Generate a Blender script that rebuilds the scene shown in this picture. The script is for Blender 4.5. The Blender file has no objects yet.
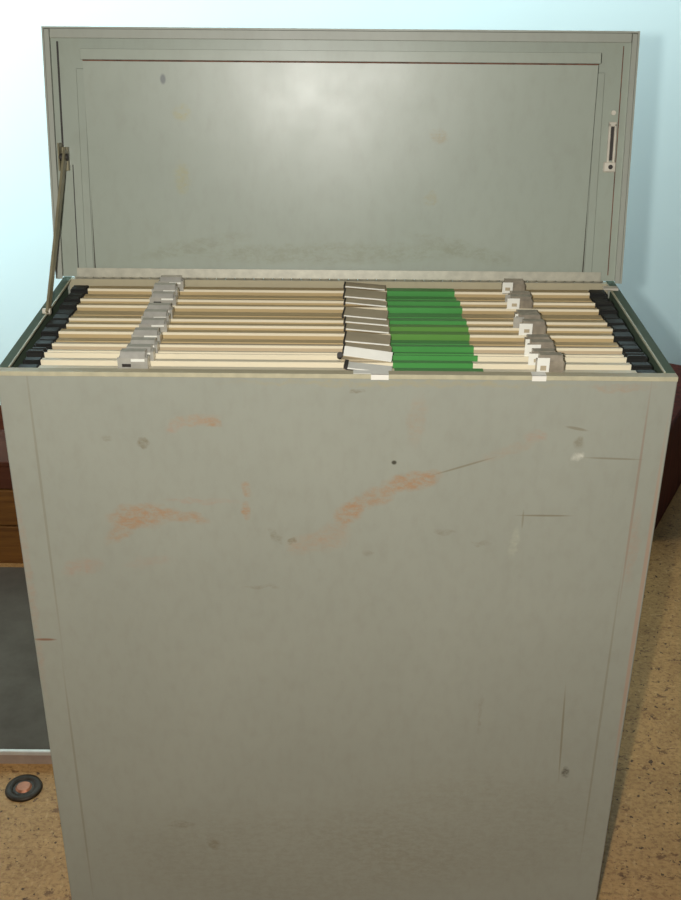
import bpy, bmesh, math, random
from mathutils import Vector, Matrix
random.seed(7)
scn = bpy.context.scene
COL = scn.collection

# ------------------------------------------------------------------ camera
cam_d = bpy.data.cameras.new('camera'); cam = bpy.data.objects.new('camera', cam_d); COL.objects.link(cam)
YAW, PIT, ROL, F = -0.0015, 0.4690, 0.0082, 1113.8
fw = Vector((math.sin(YAW)*math.cos(PIT), math.cos(YAW)*math.cos(PIT), -math.sin(PIT)))
rt = Vector((math.cos(YAW), -math.sin(YAW), 0)); up = rt.cross(fw)
r2 = rt*math.cos(ROL)+up*math.sin(ROL); u2 = -rt*math.sin(ROL)+up*math.cos(ROL)
M = Matrix((r2, u2, -fw)).transposed().to_4x4(); M.translation = Vector((0.0085, -1.5049, 1.7911))
cam.matrix_world = M
cam_d.sensor_fit = 'VERTICAL'; cam_d.sensor_height = 36; cam_d.lens = F/900*36
cam_d.clip_start = 0.05
scn.camera = cam

# ------------------------------------------------------------------ world, lights, exposure
w = bpy.data.worlds.new('world'); scn.world = w; w.use_nodes = True
w.node_tree.nodes['Background'].inputs[0].default_value = (0.95, 0.97, 1.0, 1)
w.node_tree.nodes['Background'].inputs[1].default_value = 0.065
scn.view_settings.view_transform = 'Standard'; scn.view_settings.look = 'None'
scn.view_settings.exposure = 0.0; scn.view_settings.gamma = 1.0; scn.view_settings.use_curve_mapping = False

def light(name, kind, loc, energy, color, **k):
    d = bpy.data.lights.new(name, kind); d.energy = energy; d.color = color
    for a, v in k.items(): setattr(d, a, v)
    o = bpy.data.objects.new(name, d); o.location = loc; COL.objects.link(o); return o
# the camera's flash, just left of the lens
light('flash', 'POINT', (-0.075, -1.49, 1.80), 114, (1.0, 0.98, 0.93), shadow_soft_size=0.018)
# added area light above the gap behind the cabinet, to brighten the wall
wash = light('wall_wash', 'AREA', (-0.2, 1.0, 3.1), 44, (0.92, 0.985, 1.0), shape='RECTANGLE', size=3.8, size_y=0.5)
wash.rotation_euler = (math.radians(60), 0, 0); wash.data.spread = math.radians(100)
# added side fill from the left, evens out the wall beyond the cabinet
side_fill = light('wall_side_fill', 'AREA', (-3.2, 0.95, 1.45), 42, (0.90, 0.98, 1.0), shape='RECTANGLE', size=1.6, size_y=1.1)
side_fill.rotation_euler = (math.radians(90), 0, math.radians(-62)); side_fill.data.spread = math.radians(100)

# ------------------------------------------------------------------ materials
def lin(c):
    return tuple(((v/255)/12.92 if v/255 <= 0.04045 else (((v/255)+0.055)/1.055)**2.4) for v in c)+(1,)
class NT:
    def __init__(s, name, rough=0.5, metal=0.0, spec=0.5):
        s.m = bpy.data.materials.new(name); s.m.use_nodes = True; s.t = s.m.node_tree
        s.b = s.t.nodes['Principled BSDF']
        s.b.inputs['Roughness'].default_value = rough; s.b.inputs['Metallic'].default_value = metal
        s.b.inputs['Specular IOR Level'].default_value = spec
    def n(s, typ, **k):
        nd = s.t.nodes.new(typ)
        for a, v in k.items(): setattr(nd, a, v)
        return nd
    def l(s, a, b): s.t.links.new(a, b)
    def coord(s, scale=(1, 1, 1)):
        tc = s.n('ShaderNodeTexCoord'); mp = s.n('ShaderNodeMapping'); mp.inputs['Scale'].default_value = scale
        s.l(tc.outputs['Object'], mp.inputs[0]); return mp.outputs[0]
    def noise(s, scale, sc=(1, 1, 1), detail=4, rough=0.55):
        nz = s.n('ShaderNodeTexNoise'); nz.inputs['Scale'].default_value = scale; nz.inputs['Detail'].default_value = detail
        nz.inputs['Roughness'].default_value = rough; s.l(s.coord(sc), nz.inputs['Vector']); return nz.outputs['Fac']
    def ramp(s, fac, a, b):
        mr = s.n('ShaderNodeMapRange'); mr.inputs[1].default_value = a; mr.inputs[2].default_value = b
        s.l(fac, mr.inputs[0]); return mr.outputs[0]
    def math(s, op, a, b=None, clamp=False):
        m = s.n('ShaderNodeMath', operation=op); m.use_clamp = clamp
        for i, v in enumerate((a, b)):
            if v is None: continue
            if isinstance(v, (int, float)): m.inputs[i].default_value = v
            else: s.l(v, m.inputs[i])
        return m.outputs[0]
    def mix(s, fac, a, b):
        mx = s.n('ShaderNodeMix', data_type='RGBA')
        for i, v in ((0, fac), (6, a), (7, b)):
            if isinstance(v, (int, float, tuple)): mx.inputs[i].default_value = v
            else: s.l(v, mx.inputs[i])
        return mx.outputs[2]
    def col(s, v):
        if isinstance(v, tuple): s.b.inputs['Base Color'].default_value = v
        else: s.l(v, s.b.inputs['Base Color'])
    def bump(s, h, strength=0.2, dist=0.002):
        b = s.n('ShaderNodeBump'); b.inputs['Strength'].default_value = strength; b.inputs['Distance'].default_value = dist
        s.l(h, b.inputs['Height']); s.l(b.outputs[0], s.b.inputs['Normal'])
def simple(name, c, rough=0.5, metal=0.0, var=0.08, scale=20, spec=0.5, sc=(1, 1, 1)):
    t = NT(name, rough, metal, spec); c = lin(c)
    d = tuple(x*(1-var*2) for x in c[:3])+(1,)
    t.col(t.mix(t.ramp(t.noise(scale, sc), 0.3, 0.7), d, c)); return t.m

PAINT = (158, 161, 148)
def paint(name, c=PAINT, rough=0.42, stains_and_shade=(), lines=(), extra=None):
    t = NT(name, rough, 0, 0.5); base = lin(c)
    v = t.mix(t.ramp(t.noise(3.5, (1, 1, 1), 3), 0.3, 0.75), tuple(x*0.92 for x in base[:3])+(1,), base)
    v = t.mix(t.math('MULTIPLY', t.ramp(t.noise(60, (1, 1, 0.5), 3), 0.45, 0.75), 0.12), v, lin((120, 112, 95)))
    if stains_and_shade or lines:
        tc = t.n('ShaderNodeTexCoord'); sp = t.n('ShaderNodeSeparateXYZ')
        # wobble the coordinates so stains and shade patches have a ragged edge
        nz = t.n('ShaderNodeTexNoise'); nz.inputs['Scale'].default_value = 45; nz.inputs['Detail'].default_value = 6
        t.l(tc.outputs['Object'], nz.inputs['Vector'])
        vm = t.n('ShaderNodeVectorMath', operation='MULTIPLY_ADD')
        vm.inputs[1].default_value = (0.022, 0, 0.022); t.l(nz.outputs['Color'], vm.inputs[0]); t.l(tc.outputs['Object'], vm.inputs[2])
        t.l(vm.outputs[0], sp.inputs[0])
        sx, sz = sp.outputs[0], sp.outputs[2]
        sp2 = t.n('ShaderNodeSeparateXYZ'); t.l(tc.outputs['Object'], sp2.inputs[0])
        fine = t.ramp(t.noise(70, (0.8, 1, 1.5), 8, 0.8), 0.44, 0.58)
        for (x, z, a, b, rot, c2, amt, rag) in stains_and_shade:
            X, Z = (sx, sz) if rag else (sp2.outputs[0], sp2.outputs[2])
            off = 0.011 if rag else 0
            dx = t.math('SUBTRACT', X, x+off); dz = t.math('SUBTRACT', Z, z+off)
            ca, sa = math.cos(rot), math.sin(rot)
            uu = t.math('DIVIDE', t.math('ADD', t.math('MULTIPLY', dx, ca), t.math('MULTIPLY', dz, sa)), a)
            vv = t.math('DIVIDE', t.math('SUBTRACT', t.math('MULTIPLY', dz, ca), t.math('MULTIPLY', dx, sa)), b)
            r = t.math('SQRT', t.math('ADD', t.math('MULTIPLY', uu, uu), t.math('MULTIPLY', vv, vv)))
            mk = t.math('SUBTRACT', 1, r, clamp=True)
            mk = t.math('MULTIPLY', mk, 2.2, clamp=True)
            if rag: mk = t.math('MULTIPLY', mk, t.math('ADD', t.math('MULTIPLY', fine, 0.72), 0.22))
            v = t.mix(t.math('MULTIPLY', mk, amt), v, lin(c2))
    t.col(v)
    t.l(t.math('ADD', t.math('MULTIPLY', t.noise(9, (1, 1, 1), 3), 0.14), rough-0.07), t.b.inputs['Roughness'])
    t.bump(t.noise(5, (1, 1, 1), 2), 0.25, 0.004)
    return t.m

RU = (166, 131, 98); RP = (166, 142, 118); BR = (118, 108, 82); PK = (168, 140, 120)
front_stains = [
    (-0.213, 1.077, 0.042, 0.011, 0.10, RP, 0.75, 1), (-0.185, 1.072, 0.018, 0.008, -0.4, RU, 0.8, 1), (-0.243, 1.064, 0.02, 0.01, 0.5, PK, .6, 1),
    (-0.291, 1.038, 0.010, 0.009, 0, BR, 0.8, 1), (-0.345, 1.045, 0.010, 0.006, 0.4, BR, 0.4, 1),
    (-0.305, 0.910, 0.058, 0.026, 0.08, RU, 0.85, 1), (-0.335, 0.885, 0.045, 0.018, 0.7, RU, 0.55, 1), (-0.24, 0.91, 0.05, 0.014, -0.2, RU, 0.65, 1),
    (-0.21, 0.938, 0.07, 0.006, -0.03, PK, 0.45, 1), (-0.404, 0.814, 0.04, 0.018, 0.2, PK, 0.55, 1), (-0.30, 0.825, 0.05, 0.012, 0.2, PK, 0.25, 1),
    (-0.138, 0.958, 0.008, 0.016, 0.05, RU, 0.7, 1), (-0.140, 0.922, 0.009, 0.018, 0.05, RU, 0.8, 1),
    (0.020, 0.918, 0.030, 0.022, 0.8, RU, 0.9, 1), (0.055, 0.945, 0.045, 0.018, 0.45, RU, 0.7, 1), (0.115, 0.975, 0.055, 0.019, 0.25, RU, 0.9, 1),
    (-0.005, 0.875, 0.035, 0.03, 0.8, RP, 0.5, 1), (-0.045, 0.862, 0.04, 0.022, 0.2, RP, 0.5, 1), (0.12, 1.08, 0.016, 0.05, -0.1, RP, 0.35, 1),
    (0.195, 1.003, 0.055, 0.0020, 0.33, BR, 0.55, 0), (0.26, 1.03, 0.06, 0.01, 0.4, RP, 0.3, 1), (0.30, 1.055, 0.02, 0.012, 0, PK, 0.5, 1),
    (0.088, 1.008, 0.0048, 0.0044, 0, (58, 56, 45), 0.9, 0), (0.030, 1.125, 0.012, 0.006, 0, BR, 0.7, 1),
    (0.366, 1.020, 0.011, 0.010, 0.6, (205, 205, 190), 0.9, 1), (0.366, 1.045, 0.010, 0.012, 0, BR, 0.5, 1), (0.36, 1.068, 0.02, 0.003, -0.2, BR, .5, 0),
    (0.281, 0.868, 0.009, 0.034, -0.05, (178, 180, 160), 0.6, 1), (0.325, 0.917, 0.050, 0.002, 0, BR, 0.6, 0), (0.292, 0.91, 0.002, 0.02, 0, BR, 0.4, 0),
    (0.42, 1.018, 0.05, 0.002, -0.03, BR, 0.5, 0), (0.395, 0.48, 0.0022, 0.12, 0.04, BR, 0.55, 0), (0.409, 0.392, 0.008, 0.015, 0, (60, 55, 42), 0.9, 1),
    (0.17, 0.885, 0.02, 0.006, 0, BR, 0.35, 1), (0.23, 0.865, 0.02, 0.006, 0, BR, 0.35, 1), (0.05, 0.845, 0.012, 0.008, 0, BR, 0.45, 1),
    (-0.095, 0.875, 0.008, 0.02, 0.5, BR, 0.45, 1), (-0.07, 0.865, 0.009, 0.006, 0, BR, 0.8, 1), (-0.12, 0.78, 0.03, 0.006, 0, BR, 0.35, 1),
    (-0.482, 0.671, 0.022, 0.003, 0, (130, 88, 66), 0.8, 0), (-0.28, 0.26, 0.03, 0.008, 0, BR, 0.4, 1), (-0.22, 0.21, 0.014, 0.016, 0, BR, 0.55, 1),
    (0.25, 0.52, 0.004, 0.05, 0, BR, 0.3, 1), (-0.1, 0.17, 0.4, 0.16, 0, BR, 0.22, 1), (0.25, 0.25, 0.3, 0.18, 0, BR, 0.2, 1),
    (-0.455, 0.93, 0.0025, 0.33, 0.0, BR, 0.30, 0), (-0.458, 0.35, 0.0025, 0.32, 0.0, BR, 0.35, 0),
    (0.462, 0.95, 0.0025, 0.22, 0.0, (140, 105, 84), 0.4, 0), (0.458, 0.5, 0.0025, 0.36, 0.0, BR, 0.35, 0),
    (0.494, 0.72, 0.004, 0.40, 0, PK, 0.7, 0), (-0.494, 0.75, 0.008, 0.25, 0, PK, 0.4, 1), (0.47, 0.86, 0.012, 0.08, 0, PK, 0.4, 1),
    (0.1, 1.138, 0.3, 0.006, 0, (165, 158, 128), 0.7, 1), (0.42, 1.135, 0.06, 0.008, 0, RP, 0.5, 1),
]
M_FRONT = paint('grey_green_paint_rubbed', stains_and_shade=front_stains)
M_PAINT = paint('grey_green_paint')
M_LIDP = paint('grey_green_paint_lid', (160, 167, 152), 0.36, stains_and_shade=[
    (-0.302, 0.338, 0.006, 0.010, 0, (95, 100, 100), 0.8, 0), (-0.270, 0.283, 0.018, 0.016, 0, (165, 155, 95), 0.55, 1), (-0.275, 0.175, 0.016, 0.035, 0, (165, 158, 105), 0.45, 1),
    (0.170, 0.248, 0.020, 0.013, -0.3, (150, 130, 85), 0.55, 1), (0.163, 0.142, 0.016, 0.014, 0.5, (155, 140, 90), 0.4, 1),
    (-0.02, 0.045, 0.30, 0.022, 0.02, (135, 138, 112), 0.5, 1), (0.22, 0.055, 0.12, 0.016, -0.25, (132, 134, 108), 0.4, 1), (-0.26, 0.055, 0.12, 0.016, 0.2, (132, 134, 108), 0.4, 1)])  # three shadow arcs low on the lid, painted into the colour
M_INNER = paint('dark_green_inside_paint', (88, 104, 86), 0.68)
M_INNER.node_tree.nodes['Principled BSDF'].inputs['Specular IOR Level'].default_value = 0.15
M_RIM = paint('worn_rim_paint', (184, 174, 144), 0.5)
M_EDGE = simple('bare_edge_metal', (196, 190, 160), 0.4, 0.0, 0.12, 40)
M_RUST = simple('rusty_seam', (128, 88, 68), 0.8, 0, 0.3, 60, sc=(1, 1, 1))
M_SEAM = simple('dark_seam', (82, 78, 66), 0.7, 0, 0.15, 60)
M_HINGE = simple('hinge_steel', (186, 182, 162), 0.42, 0.1, 0.12, 60)
M_ARM = simple('stay_metal', (150, 142, 112), 0.45, 0.2, 0.2, 30)
M_STEEL = simple('zinc_steel', (226, 218, 200), 0.35, 0.2, 0.12, 40)
M_CREAM_SHADED = simple('shaded_cream_plastic', (196, 172, 126), 0.5, 0, 0.07, 10, 0.35, (0.25, 1, 1))  # darker cream, puts the shade of the bar tops into the colour
M_CREAM_SHADED2 = simple('shaded_greyish_cream_plastic', (198, 178, 146), 0.5, 0, 0.07, 10, 0.35, (0.25, 1, 1))  # greyer tone of the same cream with shade in the colour
M_CREAM = simple('cream_plastic', (240, 228, 198), 0.45, 0, 0.05, 12, 0.4, (0.3, 1, 1))
M_KRAFT = simple('kraft_paper', (214, 184, 128), 0.8, 0, 0.08, 12, 0.2, (0.2, 1, 1))
M_PAPER = simple('plan_paper', (226, 214, 188), 0.85, 0, 0.05, 12, 0.2)
M_BLACK = simple('black_plastic', (40, 40, 37), 0.5, 0, 0.15, 30, 0.3)
M_GREEN = simple('green_label', (78, 154, 76), 0.42, 0, 0.08, 14, 0.5, (0.3, 1, 1))
M_GREEN2 = simple('olive_green_label', (98, 150, 68), 0.42, 0, 0.08, 14, 0.5, (0.3, 1, 1))
M_TAUPE = simple('taupe_card_holder', (190, 174, 144), 0.5, 0, 0.08, 30)
M_WHITE = simple('white_card_and_glint', (240, 238, 226), 0.5, 0, 0.03, 30)
M_CLIP = simple('cloudy_clip_plastic', (206, 202, 190), 0.25, 0.35, 0.10, 60)
M_CLIP2 = simple('smoky_clip_plastic', (178, 166, 146), 0.22, 0.2, 0.2, 60)
M_DARK = simple('dark_rubber_and_shade', (52, 46, 40), 0.6, 0, 0.2, 40)

# wall
t = NT('pale_blue_wall_paint', 0.65, 0, 0.3)
t.col(t.mix(t.ramp(t.noise(1.2, (1, 1, 1), 2), 0.3, 0.7), lin((206, 234, 237)), lin((212, 240, 243)))); t.bump(t.noise(90, (1, 1, 1), 3), 0.08, 0.001)
M_WALL = t.m
# floor: tan sheet with dark flecks
t = NT('flecked_tan_floor', 0.5, 0, 0.35)
v = t.mix(t.ramp(t.noise(9, (1, 1, 1), 4), 0.3, 0.7), lin((168, 126, 74)), lin((194, 150, 94)))
v = t.mix(t.math('MULTIPLY', t.ramp(t.noise(90, (1, 1.3, 1), 5, 0.7), 0.46, 0.62), 0.55), v, lin((124, 84, 46)))
v = t.mix(t.math('MULTIPLY', t.ramp(t.noise(60, (1.6, 1, 1), 4, 0.6), 0.56, 0.68), 0.5), v, lin((206, 168, 114)))
v = t.mix(t.math('MULTIPLY', t.ramp(t.noise(27, (0.9, 1.3, 1), 5, 0.75), 0.58, 0.635), 0.75), v, lin((96, 58, 32)))
v = t.mix(t.math('MULTIPLY', t.ramp(t.noise(58, (1.2, 1, 1), 3, 0.6), 0.63, 0.67), 0.9), v, lin((62, 36, 22)))
t.col(v); t.bump(t.noise(120, (1, 1, 1), 3), 0.15, 0.001); M_FLOOR = t.m
def wood(name, a, b, sc, rough=0.5):
    t = NT(name, rough, 0, 0.2)
    v = t.mix(t.ramp(t.noise(6, sc, 6, 0.65), 0.3, 0.7), lin(a), lin(b))
    t.col(v); t.bump(t.noise(14, sc, 4), 0.2, 0.002); return t.m
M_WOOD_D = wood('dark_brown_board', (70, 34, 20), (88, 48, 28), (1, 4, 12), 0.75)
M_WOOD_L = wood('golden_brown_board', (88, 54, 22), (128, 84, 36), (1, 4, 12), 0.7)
M_MAHOG = wood('dark_red_wood', (60, 24, 18), (104, 44, 32), (10, 10, 1.2), 0.7)
t = NT('slate_grey_top', 0.8, 0, 0.2)
t.col(t.mix(t.ramp(t.noise(5, (1, 1, 1), 5, 0.65), 0.3, 0.7), lin((76, 68, 58)), lin((102, 94, 82)))); M_SLATE = t.m
M_ALU = simple('pale_metal_edging', (214, 208, 196), 0.35, 0.2, 0.06, 30)
M_FRONTG = simple('platform_front_grey', (172, 150, 132), 0.6, 0, 0.1, 30)
M_BRASS = simple('worn_copper', (190, 120, 84), 0.4, 0.3, 0.2, 60)
M_IRON = simple('dark_iron', (62, 50, 34), 0.5, 0.2, 0.2, 60)

# ------------------------------------------------------------------ helpers
class MB:
    def __init__(s): s.b = bmesh.new()
    def box(s, lo, hi, bev=0.0, rot=None, piv=None, seg=1):
        lo, hi = Vector(lo), Vector(hi)
        r = bmesh.ops.create_cube(s.b, size=1.0); vs = r['verts']
        c = (lo+hi)/2; d = hi-lo
        for v in vs: v.co = Vector((v.co.x*d.x, v.co.y*d.y, v.co.z*d.z))+c
        if bev > 0:
            es = list({e for v in vs for e in v.link_edges})
            r2 = bmesh.ops.bevel(s.b, geom=es, offset=bev, segments=seg, affect='EDGES')
            vs = list({v for f in r2['faces'] for v in f.verts} | {v for v in vs if v.is_valid})
        if rot is not None:
            p = Vector(piv) if piv is not None else c
            for v in vs: v.co = rot @ (v.co-p) + p
        return s
    def cyl(s, a, b, r, r2=None, seg=20):
        a, b = Vector(a), Vector(b); d = b-a
        m = Matrix.Translation((a+b)/2) @ d.to_track_quat('Z', 'Y').to_matrix().to_4x4()
        bmesh.ops.create_cone(s.b, cap_ends=True, segments=seg, radius1=r, radius2=r if r2 is None else r2, depth=d.length, matrix=m); return s
    def prism(s, pts, x0, x1):
        """closed (y,z) outline swept along x"""
        A = [s.b.verts.new((x0, y, z)) for y, z in pts]; B = [s.b.verts.new((x1, y, z)) for y, z in pts]
        n = len(pts)
        for i in range(n): s.b.faces.new((A[i], A[(i+1) % n], B[(i+1) % n], B[i]))
        s.b.faces.new(A[::-1]); s.b.faces.new(B); return s
    def ring(s, c, ro, ri, z0, z1, seg=32):
        L = []
        for k in range(seg):
            a = 2*math.pi*k/seg; cc, ss = math.cos(a), math.sin(a)
            L.append([s.b.verts.new((c[0]+r*cc, c[1]+r*ss, z)) for r, z in ((ro, z0), (ro*0.94, z1), (ri, z1), (ri, z0))])
        for k in range(seg):
            A, B = L[k], L[(k+1) % seg]
            for j in range(4): s.b.faces.new((A[j], B[j], B[(j+1) % 4], A[(j+1) % 4]))
        return s
    def build(s, name, mat, parent=None, smooth=False):
        bmesh.ops.recalc_face_normals(s.b, faces=s.b.faces)
        me = bpy.data.meshes.new(name); s.b.to_mesh(me); s.b.free(); me.materials.append(mat)
        if smooth:
            for p in me.polygons: p.use_smooth = True
        o = bpy.data.objects.new(name, me); COL.objects.link(o)
        if parent is not None: o.parent = parent
        return o
def thing(name, label, cat, loc=(0, 0, 0), rz=0, group=None):
    o = bpy.data.objects.new(name, None); COL.objects.link(o); o.empty_display_size = 0.1
    o.location = loc; o.rotation_euler = (0, 0, rz); o['label'] = label; o['category'] = cat
    if group: o['group'] = group
    return o
def struct(o): o['kind'] = 'structure'; return o

# ------------------------------------------------------------------ the room
struct(MB().box((-4, -3.2, -0.1), (4, 2.25, 0)).build('floor', M_FLOOR))
struct(MB().box((-4, 2.15, 0), (4, 2.27, 3.0)).build('wall_back', M_WALL))
struct(MB().box((-4, 2.135, 0), (4, 2.15, 0.11), 0.003).build('baseboard_back', M_WOOD_D))

# ------------------------------------------------------------------ things around the cabinet
g = thing('low_platform', 'low dark slate grey platform with pale metal edging, on floor left of the cabinet', 'platform', (0, 0, 0))
MB().box((-1.7, 0.441, 0.0), (-0.58, 1.20, 0.034), 0.002).build('top', M_SLATE, g)
MB().box((-1.7, 0.431, 0.026), (-0.58, 0.4405, 0.0375), 0.0015).build('edging', M_ALU, g)
MB().box((-1.7, 0.433, 0.0), (-0.58, 0.4403, 0.0258)).build('front_board', M_FRONTG, g)

g = thing('wooden_crate', 'brown planked wooden crate on the floor behind the grey platform', 'crate', (0, 0, 0))
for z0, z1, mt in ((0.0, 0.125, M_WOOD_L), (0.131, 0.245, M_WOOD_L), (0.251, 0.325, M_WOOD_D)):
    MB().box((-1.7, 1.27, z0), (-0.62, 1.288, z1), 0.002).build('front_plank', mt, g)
MB().box((-1.7, 1.289, 0.0), (-1.682, 1.47, 0.325), 0.002).build('end_panel', M_WOOD_D, g)
MB().box((-0.638, 1.289, 0.0), (-0.62, 1.47, 0.325), 0.002).build('end_panel', M_WOOD_D, g)
MB().box((-1.681, 1.45, 0.0), (-0.639, 1.468, 0.325), 0.002).build('back_panel', M_WOOD_D, g)
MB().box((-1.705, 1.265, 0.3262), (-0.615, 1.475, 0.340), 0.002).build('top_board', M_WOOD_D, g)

g = thing('wooden_chest', 'dark reddish-brown wooden chest on the floor behind the cabinet, at its right', 'chest', (0.955, 1.42, 0), math.atan2(0.88, 0.47))
MB().box((0, 0, 0.03), (0.5, 0.34, 0.34), 0.004).build('body', M_MAHOG, g)
MB().box((0.005, 0.005, 0.0), (0.495, 0.335, 0.029), 0.002).build('plinth', M_MAHOG, g)
MB().box((-0.008, -0.008, 0.3405), (0.508, 0.348, 0.39), 0.006).build('lid', M_MAHOG, g)

g = thing('floor_fitting', 'small round dark metal ring with copper middle set on tan floor', 'floor fitting', (-0.690, 0.355, 0))
MB().ring((0, 0), 0.041, 0.024, 0.0, 0.006).build('ring', M_IRON, g, True)
MB().cyl((0, 0, 0), (0, 0, 0.004), 0.0235, seg=28).build('disc', M_IRON, g)
MB().cyl((0, 0, 0.004), (0, 0, 0.008), 0.018, 0.014, seg=20).build('screw_head', M_BRASS, g)

# ------------------------------------------------------------------ the cabinet
H, D, HW, T = 1.15, 0.444, 0.50, 0.004
cab = thing('plan_filing_cabinet', 'grey-green steel plan filing cabinet with raised lid and rust smears on front', 'filing cabinet')
MB().box((-HW, 0, 0.02), (HW, T, H), 0.0015).build('front_panel', M_FRONT, cab)
for s in (-1, 1):
    x0, x1 = sorted((s*HW, s*(HW-T)))
    sd = MB().box((x0, T, 0.02), (x1, D-T, H)).build('side_panel', M_PAINT, cab)
    x0, x1 = sorted((s*(HW-T-0.0005), s*(HW-T-0.002)))
    MB().box((x0, T+0.002, 0.04), (x1, D-T-0.001, H-0.016)).build('lining', M_INNER, cab)
MB().box((-HW, D-T, 0.02), (HW, D, H)).build('back_panel', M_PAINT, cab)
MB().box((-HW+T, T, 0.02), (HW-T, D-T, 0.03)).build('bottom_panel', M_INNER, cab)
MB().box((-HW+0.02, 0.02, 0.0), (HW-0.02, D-0.02, 0.0195)).build('plinth', M_DARK, cab)
# folded rims
rf = MB().prism([(0.0, H+0.0005), (0.001, H+0.003), (0.0145, H+0.003), (0.016, H+0.0015), (0.016, H-0.022), (0.0145, H-0.022), (0.0145, H+0.0005)], -HW+0.0, HW).build('front_rim', M_RIM, cab)
MB().box((-HW, -0.0006, H-0.004), (HW, 0.0012, H+0.0032), 0.0005).build('bare_edge', M_EDGE, rf)
MB().prism([(D-0.0125, H+0.0005), (D-0.0125, H-0.02), (D-0.014, H-0.02), (D-0.014, H+0.0025), (D-0.004, H+0.0025), (D-0.004, H+0.0005)], -HW+0.012, HW-0.012).build('back_rim', M_RIM, cab)
for s in (-1, 1):
    m = MB()
    x0, x1 = sorted((s*HW, s*(HW-0.014)))
    m.box((x0, 0.0165, H+0.0004), (x1, D, H+0.003))
    r = m.build('side_rim', M_INNER, cab)
    x0, x1 = sorted((s*(HW-0.0145), s*(HW-0.0165)))
    MB().box((x0, 0.0165, H+0.0012), (x1, D-0.02, H+0.0042)).build('bare_edge', M_EDGE, r)
# hanging rails
for s in (-1, 1):
    x0, x1 = sorted((s*(HW-0.0065), s*(HW-0.030)))
    MB().box((x0, 0.018, H-0.036), (x1, D-0.022, H-0.032)).build('hanging_rail', M_INNER, cab)
# stickers on the front rim
MB().box((0.024, 0.0015, H+0.0031), (0.076, 0.0145, H+0.0036)).box((0.050, -0.0012, H-0.005), (0.076, -0.0007, H+0.0036)).box((0.050, -0.0012, H+0.0032), (0.076, 0.0016, H+0.0036)).build('sticker', M_WHITE, cab)
MB().box((0.286, 0.002, H+0.0031), (0.307, 0.0145, H+0.0036)).box((0.286, -0.0012, H-0.005), (0.307, -0.0007, H+0.0036)).box((0.286, -0.0012, H+0.0032), (0.307, 0.0021, H+0.0036)).build('sticker', M_WHITE, cab)
# piano hinge
hg = MB()
n = 56
for k in range(n):
    xa = -0.478+0.956*k/n; hg.cyl((xa+0.0006, D-0.010, H+0.0078), (xa+0.956/n-0.0006, D-0.010, H+0.0078), 0.0048, seg=10)
h = hg.build('hinge', M_HINGE, cab, True)
MB().box((-0.478, D-0.0135, H+0.0026), (0.478, D-0.0045, H+0.0034)).build('hinge_leaf', M_HINGE, h)

# lid, built flat in its own frame: x across, z up the lid, y towards the back; leaned 13.5 degrees
lid = bpy.data.objects.new('lid', None); COL.objects.link(lid); lid.parent = cab
lean = math.radians(11.8)
# origin: bottom of the flanges' front edge
lid.location = (0.0, 0.3855, H+0.0175); lid.rotation_euler = (-lean, 0, 0)
LH, FD = 0.4195, 0.046
MB().box((-HW, FD-0.003, 0), (HW, FD, LH)).build('lid_sheet', M_LIDP, lid)
for s in (-1, 1):
    x0, x1 = sorted((s*HW, s*(HW-0.003)))
    f = MB().box((x0, 0, 0.0), (x1, FD-0.0032, LH)).build('side_flange', M_PAINT, lid)
    x0, x1 = sorted((s*(HW-0.0034), s*(HW-0.012)))
    MB().box((x0, 0.0, 0.0), (x1, 0.002, LH-0.004), 0.0006).build('folded_edge', M_PAINT, f)
f = MB().box((-HW+0.003, 0, LH-0.003), (HW-0.003, FD-0.0032, LH)).build('top_flange', M_PAINT, lid)
MB().box((-HW+0.013, 0.0, LH-0.018), (HW-0.013, 0.002, LH-0.0034), 0.0006).build('folded_edge', M_PAINT, f)
# raised inner panel, top tilted forward to place the flash highlight, with a border frame
bm = bmesh.new(); NX, NZ = 30, 30; PX, PZ0, PZ1, PB = 0.437, 0.012, 0.366, 0.0255
grid = []
for j in range(NZ+1):
    v = j/NZ; row = []
    for i in range(NX+1):
        u = i/NX*2-1
        y = FD-0.0065-PB*v
        row.append(bm.verts.new((u*PX, y, PZ0+(PZ1-PZ0)*v)))
    grid.append(row)
for j in range(NZ):
    for i in range(NX): bm.faces.new((grid[j][i], grid[j][i+1], grid[j+1][i+1], grid[j+1][i]))
ext = bmesh.ops.extrude_face_region(bm, geom=bm.faces[:])
for v in ext['geom']:
    if isinstance(v, bmesh.types.BMVert): v.co.y = FD-0.0034
bmesh.ops.recalc_face_normals(bm, faces=bm.faces)
me = bpy.data.meshes.new('inner_panel'); bm.to_mesh(me); bm.free(); me.materials.append(M_LIDP)
ip = bpy.data.objects.new('inner_panel', me); COL.objects.link(ip); ip.parent = lid
# frame of the inner panel (seams round it)
MB().box((-PX, FD-0.0322, PZ1+0.0002), (PX, FD-0.0034, PZ1+0.0022)).build('top_seam', M_RUST, ip)
MB().box((-PX-0.002, FD-0.0078, PZ0), (-PX-0.0002, FD-0.0034, PZ1)).build('side_seam', M_SEAM, ip)
MB().box((PX+0.0002, FD-0.0078, PZ0), (PX+0.002, FD-0.0034, PZ1)).build('side_seam', M_SEAM, ip)
MB().box((-PX-0.004, FD-0.0315, PZ1+0.0026), (PX+0.004, FD-0.0034, PZ1+0.020), 0.0005).build('top_stiffener', M_LIDP, lid)
for s in (-1, 1):
    x0, x1 = sorted((s*(PX+0.004), s*(PX+0.018)))
    MB().box((x0, FD-0.0058, PZ0), (x1, FD-0.0034, PZ1-0.01), 0.001).build('side_stiffener', M_LIDP, lid)
MB().box((-0.47, FD-0.012, 0.0005), (0.47, FD-0.0105, 0.016)).build('hinge_leaf', M_HINGE, lid)
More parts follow.
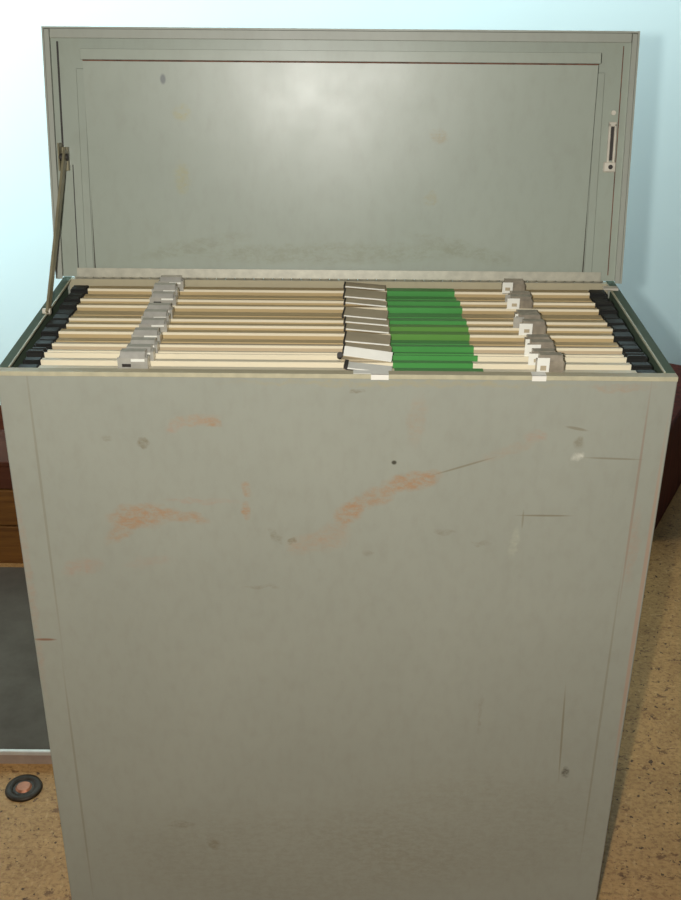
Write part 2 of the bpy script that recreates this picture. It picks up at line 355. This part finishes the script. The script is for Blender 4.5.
# left stay bracket and pin, dark slot beside the flange
MB().box((-HW+0.0135, FD-0.0055, 0.215), (-HW+0.0165, FD-0.0034, LH-0.02)).build('slot', M_DARK, lid)
MB().box((-HW+0.030, FD-0.0042, 0.012), (-HW+0.0315, FD-0.0034, 0.195)).build('edge_line', M_DARK, lid)
b = MB().box((-HW+0.0125, 0.012, 0.185), (-HW+0.0150, FD-0.0035, 0.232), 0.0008)
b.box((-HW+0.015, 0.030, 0.185), (-HW+0.026, FD-0.0035, 0.225), 0.0008).build('stay_bracket', M_ARM, lid)
MB().cyl((-HW+0.014, 0.018, 0.208), (-HW+0.029, 0.018, 0.208), 0.0062, seg=14).build('pivot_pin', M_DARK, lid)
# right bracket: slotted steel loop
rb = MB()
X = HW-0.027
rb.box((X-0.006, FD-0.010, 0.206), (X-0.002, FD-0.005, 0.272), 0.001); rb.box((X+0.004, FD-0.010, 0.206), (X+0.008, FD-0.005, 0.272), 0.001)
rb.box((X-0.006, FD-0.010, 0.267), (X+0.008, FD-0.005, 0.275), 0.001)
rb.box((X-0.011, FD-0.011, 0.190), (X+0.011, FD-0.004, 0.208), 0.002)
rb.build('catch_bracket', M_STEEL, lid)
MB().cyl((X+0.001, FD-0.012, 0.199), (X+0.001, FD-0.0035, 0.199), 0.004, seg=12).build('rivet', M_DARK, lid)
MB().cyl((X+0.001, FD-0.008, 0.290), (X+0.001, FD-0.0035, 0.290), 0.004, seg=12).build('rivet', M_STEEL, lid)
MB().box((X-0.003, FD-0.0045, 0.210), (X+0.005, FD-0.0036, 0.268)).build('slot', M_DARK, lid)
MB().box((HW-0.0165, FD-0.0042, 0.01), (HW-0.0150, FD-0.0034, LH-0.02)).build('edge_line', M_RUST, lid)
# the lid stay: from the pin on the lid down to the left inside wall
def lidpt(x, y, z):
    v = Matrix.Rotation(-lean, 3, 'X') @ Vector((x, y, z)); return v+Vector(lid.location)
P0 = lidpt(-HW+0.024, 0.018, 0.215); P1 = Vector((-HW+0.018, 0.250, H+0.008))
st = MB(); d = (P1-P0).normalized(); nrm = d.cross(Vector((1, 0, 0))).normalized()
def bar(mb, a, b, wdt, thk):
    d = (b-a).normalized(); nn = d.cross(Vector((1, 0, 0))).normalized(); vs = []
    for p in (a-d*0.006, b+d*0.006):
        for sx, sn in ((-1, -1), (1, -1), (1, 1), (-1, 1)): vs.append(mb.b.verts.new(p+Vector((1, 0, 0))*sx*thk/2+nn*sn*wdt/2))
    for f in ((0, 1, 2, 3), (7, 6, 5, 4), (0, 4, 5, 1), (1, 5, 6, 2), (2, 6, 7, 3), (3, 7, 4, 0)): mb.b.faces.new([vs[i] for i in f])
bar(st, P0, P1, 0.018, 0.004)
s_ = st.build('lid_stay', M_ARM, cab)
MB().cyl(P1+Vector((-0.009, 0, -0.002)), P1+Vector((0.004, 0, -0.002)), 0.005, seg=14).build('pivot_pin', M_STEEL, s_)
# remaining lug of the right stay
rl = MB().box((HW-0.030, 0.385, H+0.0045), (HW-0.004, 0.400, H+0.0085), 0.001)
rl.box((HW-0.0135, 0.388, H+0.0032), (HW-0.004, 0.397, H+0.0044)).build('stay_lug', M_STEEL, cab)

# ------------------------------------------------------------------ hanging files
# y (front edge of each file) from front of the opening to the back, depth, rails
FILES = [
    (0.0200, 0.0560, 0.219, 'cream hanging plan file at the very front, against the front rim'),
    (0.0600, 0.0855, 0.206, 'second cream hanging plan file from the front, raised white title card'),
    (0.0875, 0.1245, 0.216, 'third cream hanging plan file from the front, behind the raised white title card'),
    (0.1270, 0.1795, 0.214, 'wide cream hanging plan file, fourth from the front'),
    (0.1810, 0.2125, 0.213, 'narrow cream hanging plan file, fifth from the front'),
    (0.2130, 0.2430, 0.214, 'narrow cream hanging plan file, sixth from the front, just behind the fifth'),
    (0.2440, 0.3080, 0.214, 'widest cream hanging plan file, fourth from the back by the hinge'),
    (0.3090, 0.3385, 0.213, 'narrow cream hanging plan file, third from the hinge at the back'),
    (0.3395, 0.3935, 0.212, 'cream hanging plan file, second from the hinge at the back'),
    (0.3945, 0.4265, 0.207, 'rearmost cream hanging plan file, under the lid hinge'),
]
BX = 0.448
ZT = H-0.0030           # top of the bars
for i, (yf, yb, gx, lab) in enumerate(FILES):
    rnd = random.Random(i*13+5)
    jx = rnd.uniform(-0.003, 0.003)
    f = thing('hanging_file', lab, 'hanging file', (0, 0, 0), 0, 'hanging plan files in the open cabinet')
    dep = yb-yf
    n = 2 if dep > 0.037 and i not in (9,) else 1
    step = dep/n
    zt = ZT - rnd.uniform(0, 0.0015)
    cap_out = 0.0330
    for k in range(n):
        a = yf+k*step+0.0012; b = yf+(k+1)*step-(0.0062 if i < 3 else 0.0048)
        lip = (k == 0); flat = i < 3
        top = zt if lip else zt-0.0032
        drop = 0.0005 if (flat or i == 9) else 0.0019
        prof = [(a, top-0.014), (a, top-0.0042), (a+0.0030, top-0.0038), (a+0.0036, top-drop-0.0004),
                (b-0.004, top-drop-0.0014), (b-0.001, top-drop-0.0035), (b, top-0.014)]
        if not lip: prof = [(a, top-0.014), (a, top-drop), (b-0.004, top-drop-0.0010), (b-0.001, top-drop-0.003), (b, top-0.014)]
        bar_ = MB().prism(prof, -BX+jx, BX+jx).build('hanger_bar', M_CREAM if flat else (M_CREAM_SHADED if rnd.random() < 0.6 else M_CREAM_SHADED2), f)
        if lip:
            MB().prism([(a-0.0002, top-0.0041), (a-0.0002, top-0.0006), (a+0.0006, top), (a+0.0022, top), (a+0.0028, top-0.0008), (a+0.0028, top-0.0041)], -BX+jx, BX+jx).build('front_lip', M_CREAM, bar_)  # lighter cream strip stands in for the lit front edge
            prof = [(a-0.0002, top-0.014), (a-0.0002, top-0.0006), (a+0.0006, top), (a+0.0030, top)] + prof[3:]
        # green label wraps over the bar
        e = 0.0006
        pg = [(y + (-e if y < (a+b)/2 else e), z+e) for y, z in prof]
        g0 = 0.085+rnd.uniform(-0.0015, 0.0015)
        MB().prism(pg, g0, gx+(0 if k == 0 else -0.004)).build('green_label', M_GREEN if i not in (4, 5) or k else M_GREEN2, f)
        # end caps
        for s in (-1, 1):
            big = (i == 2)
            out = cap_out + rnd.uniform(-0.003, 0.0)
            c0, c1 = sorted((s*BX+jx+s*0.0002, s*(BX+out)+jx*0))
            cb = MB().box((c0, a+0.0005, top-0.020), (c1, b-0.0003, top-(0.0012 if not big else -0.002)), 0.003, seg=2)
            cc = cb.build('end_cap', M_BLACK, f)
            c2, c3 = sorted((s*(BX+out-0.012), s*(BX+out+0.001)))
            MB().box((c2, (a+b)/2-0.006, H-0.0316), (c3, (a+b)/2+0.006, top-0.0203), 0.001).build('hook', M_BLACK, cc)
    # folder sheets below
    MB().box((-0.43, yf+0.006, 0.16), (0.43, yb-0.010, zt-0.0145)).build('plan_sheets', M_KRAFT if i % 2 else M_PAPER, f)
    # paper edge peeping up between the bars
    if i in (4, 7):
        MB().box((-0.436, yb-0.0040, zt-0.06), (0.436, yb-0.0018, zt-0.008)).build('divider_sheet', M_KRAFT, f)
    # title card holder, slightly skewed, near the middle
    tx0, tx1 = 0.012+rnd.uniform(-.001, .001), 0.084
    if i not in (0, 1):
        rot = Matrix.Rotation(math.radians(-5.0+rnd.uniform(-1, 1)), 3, 'Z') @ Matrix.Rotation(math.radians(3.2), 3, 'Y')
        piv = ((tx0+tx1)/2, (yf+yb)/2, zt+0.001); zt_ = zt; zt = zt+0.0016
        yc0, yc1 = yf+0.004, min(yb-0.004, yf+0.045)
        hd = MB().box((tx0, yc0, zt+0.0008), (tx1, yc1, zt+0.0040), 0.0006, rot, piv).build('title_card_holder', M_TAUPE, f)
        MB().box((tx0+0.001, yc0-0.0012, zt+0.0020), (tx1-0.001, yc0-0.0001, zt+0.0042), 0, rot, piv).build('card_edge', M_WHITE, hd)
        MB().box((tx0-0.0028, yc0-0.001, zt-0.002), (tx0-0.0003, yc1, zt+0.0042), 0, rot, piv).build('dark_end_strip', M_DARK, hd); zt = zt_  # dark strip drawn for the gap shadow at the holder's left end
    elif i == 1:
        rot = Matrix.Rotation(math.radians(-7), 3, 'Z') @ Matrix.Rotation(math.radians(5), 3, 'Y') @ Matrix.Rotation(math.radians(38), 3, 'X')
        piv = (0.047, yf+0.012, zt+0.012)
        hd = MB().box((0.010, yf+0.002, zt+0.010), (0.084, yf+0.019, zt+0.0125), 0.0006, rot, piv).build('title_card_holder', M_WHITE, f)
        MB().box((0.010, yf+0.002, zt+0.0075), (0.084, yf+0.005, zt+0.0096), 0, rot, piv).build('card_edge', M_TAUPE, hd)
        MB().cyl((0.004, yf+0.020, zt+0.002), (0.004, yf+0.006, zt+0.011), 0.0045, seg=10).build('pivot_pin', M_DARK, hd)
        MB().box((0.006, yf+0.004, zt+0.0005), (0.075, yf+0.019, zt+0.0040), 0.0006).build('card_base', M_TAUPE, hd)
    else:
        rot = Matrix.Rotation(math.radians(-5), 3, 'Z') @ Matrix.Rotation(math.radians(4), 3, 'Y')
        piv = (0.047, yf+0.012, zt+0.004)
        hd = MB().box((0.016, yf+0.001, zt+0.003), (0.082, yf+0.026, zt+0.0052), 0.0006, rot, piv).build('title_card_holder', M_WHITE, f)
        MB().box((0.013, yf+0.003, zt+0.0005), (0.040, yf+0.007, zt+0.0050), 0.0006, rot, piv).build('dark_end_strip', M_DARK, hd)
        MB().box((0.010, yf+0.005, zt+0.001), (0.0155, yf+0.030, zt+0.0065), 0.0006, rot, piv).build('dark_end_strip', M_DARK, hd)  # gap shadow at the card's left end, put in as a dark strip
    # clips: left column and right column
    ym = yf+min(dep, 0.034)*0.5
    if i == 9: ym = yf+0.0115
    for side in (-1, 1):
        cx = (-0.3005 if side < 0 else 0.3150)+rnd.uniform(-0.003, 0.003)
        hgt = 0.020+rnd.uniform(-0.003, 0.004)
        if i == 0: hgt = 0.027
        if side > 0 and i in (3, 6, 8): hgt = 0.014
        y0, y1 = ym-0.011, ym+0.010
        c = MB()
        hwid = 0.0225 if side < 0 else 0.0205
        # a folded spring clip: front plate, rolled top, back plate, side lugs
        c.box((cx-hwid, y0, zt-0.003), (cx+hwid*(1 if side < 0 else 0.9), y0+0.0018, zt+hgt*0.72), 0.0005)
        c.prism([(y0, zt+hgt*0.72), (y0+0.0018, zt+hgt*0.72), (y0+0.007, zt+hgt-0.002), (y1-0.003, zt+hgt-0.003), (y1-0.002, zt+0.004), (y1, zt+0.004), (y1, zt+hgt-0.001), (y0+0.006, zt+hgt)], cx-hwid*0.82, cx+hwid*0.82)
        c.cyl((cx-hwid*0.9, y0+0.004, zt+hgt*0.45), (cx+hwid*0.9, y0+0.004, zt+hgt*0.45), 0.0038, seg=10)
        for q in (-1, 1): c.box((cx+q*hwid*0.92-0.0012, y0+0.0019, zt-0.002), (cx+q*hwid*0.92+0.0012, y1, zt+hgt*0.62), 0.0004)
        cl = c.build('clip', M_CLIP if side < 0 else M_CLIP2, f)
        MB().box((cx-hwid*0.7, y0-0.0012, zt+hgt*0.18), (cx-hwid*0.12, y0-0.0002, zt+hgt*0.36), 0.0003).build('slot', M_DARK, cl)  # slot drawn large and dark to give the clip a shaded underside
        if side < 0:
            MB().box((cx-hwid*0.1, y0-0.0013, zt+hgt*0.50), (cx+hwid*0.8, y0-0.0002, zt+hgt*0.66), 0.0003).build('roll_highlight', M_WHITE, cl)  # white strip standing in for the highlight on the rolled top
        else:
            MB().box((cx-hwid-0.001-0.003*(i % 3), y0-0.0022, zt-0.001), (cx-hwid*(0.15 if i != 5 else 0.5), y0-0.0014, zt+hgt*0.95), 0.0003).build('index_tab', M_WHITE if i not in (5, 8) else M_CLIP, cl)
            MB().box((cx-hwid*0.80, y0-0.0029, zt+hgt*0.22), (cx-hwid*0.38, y0-0.0023, zt+hgt*0.50)).build('printed_mark', M_TAUPE, cl)
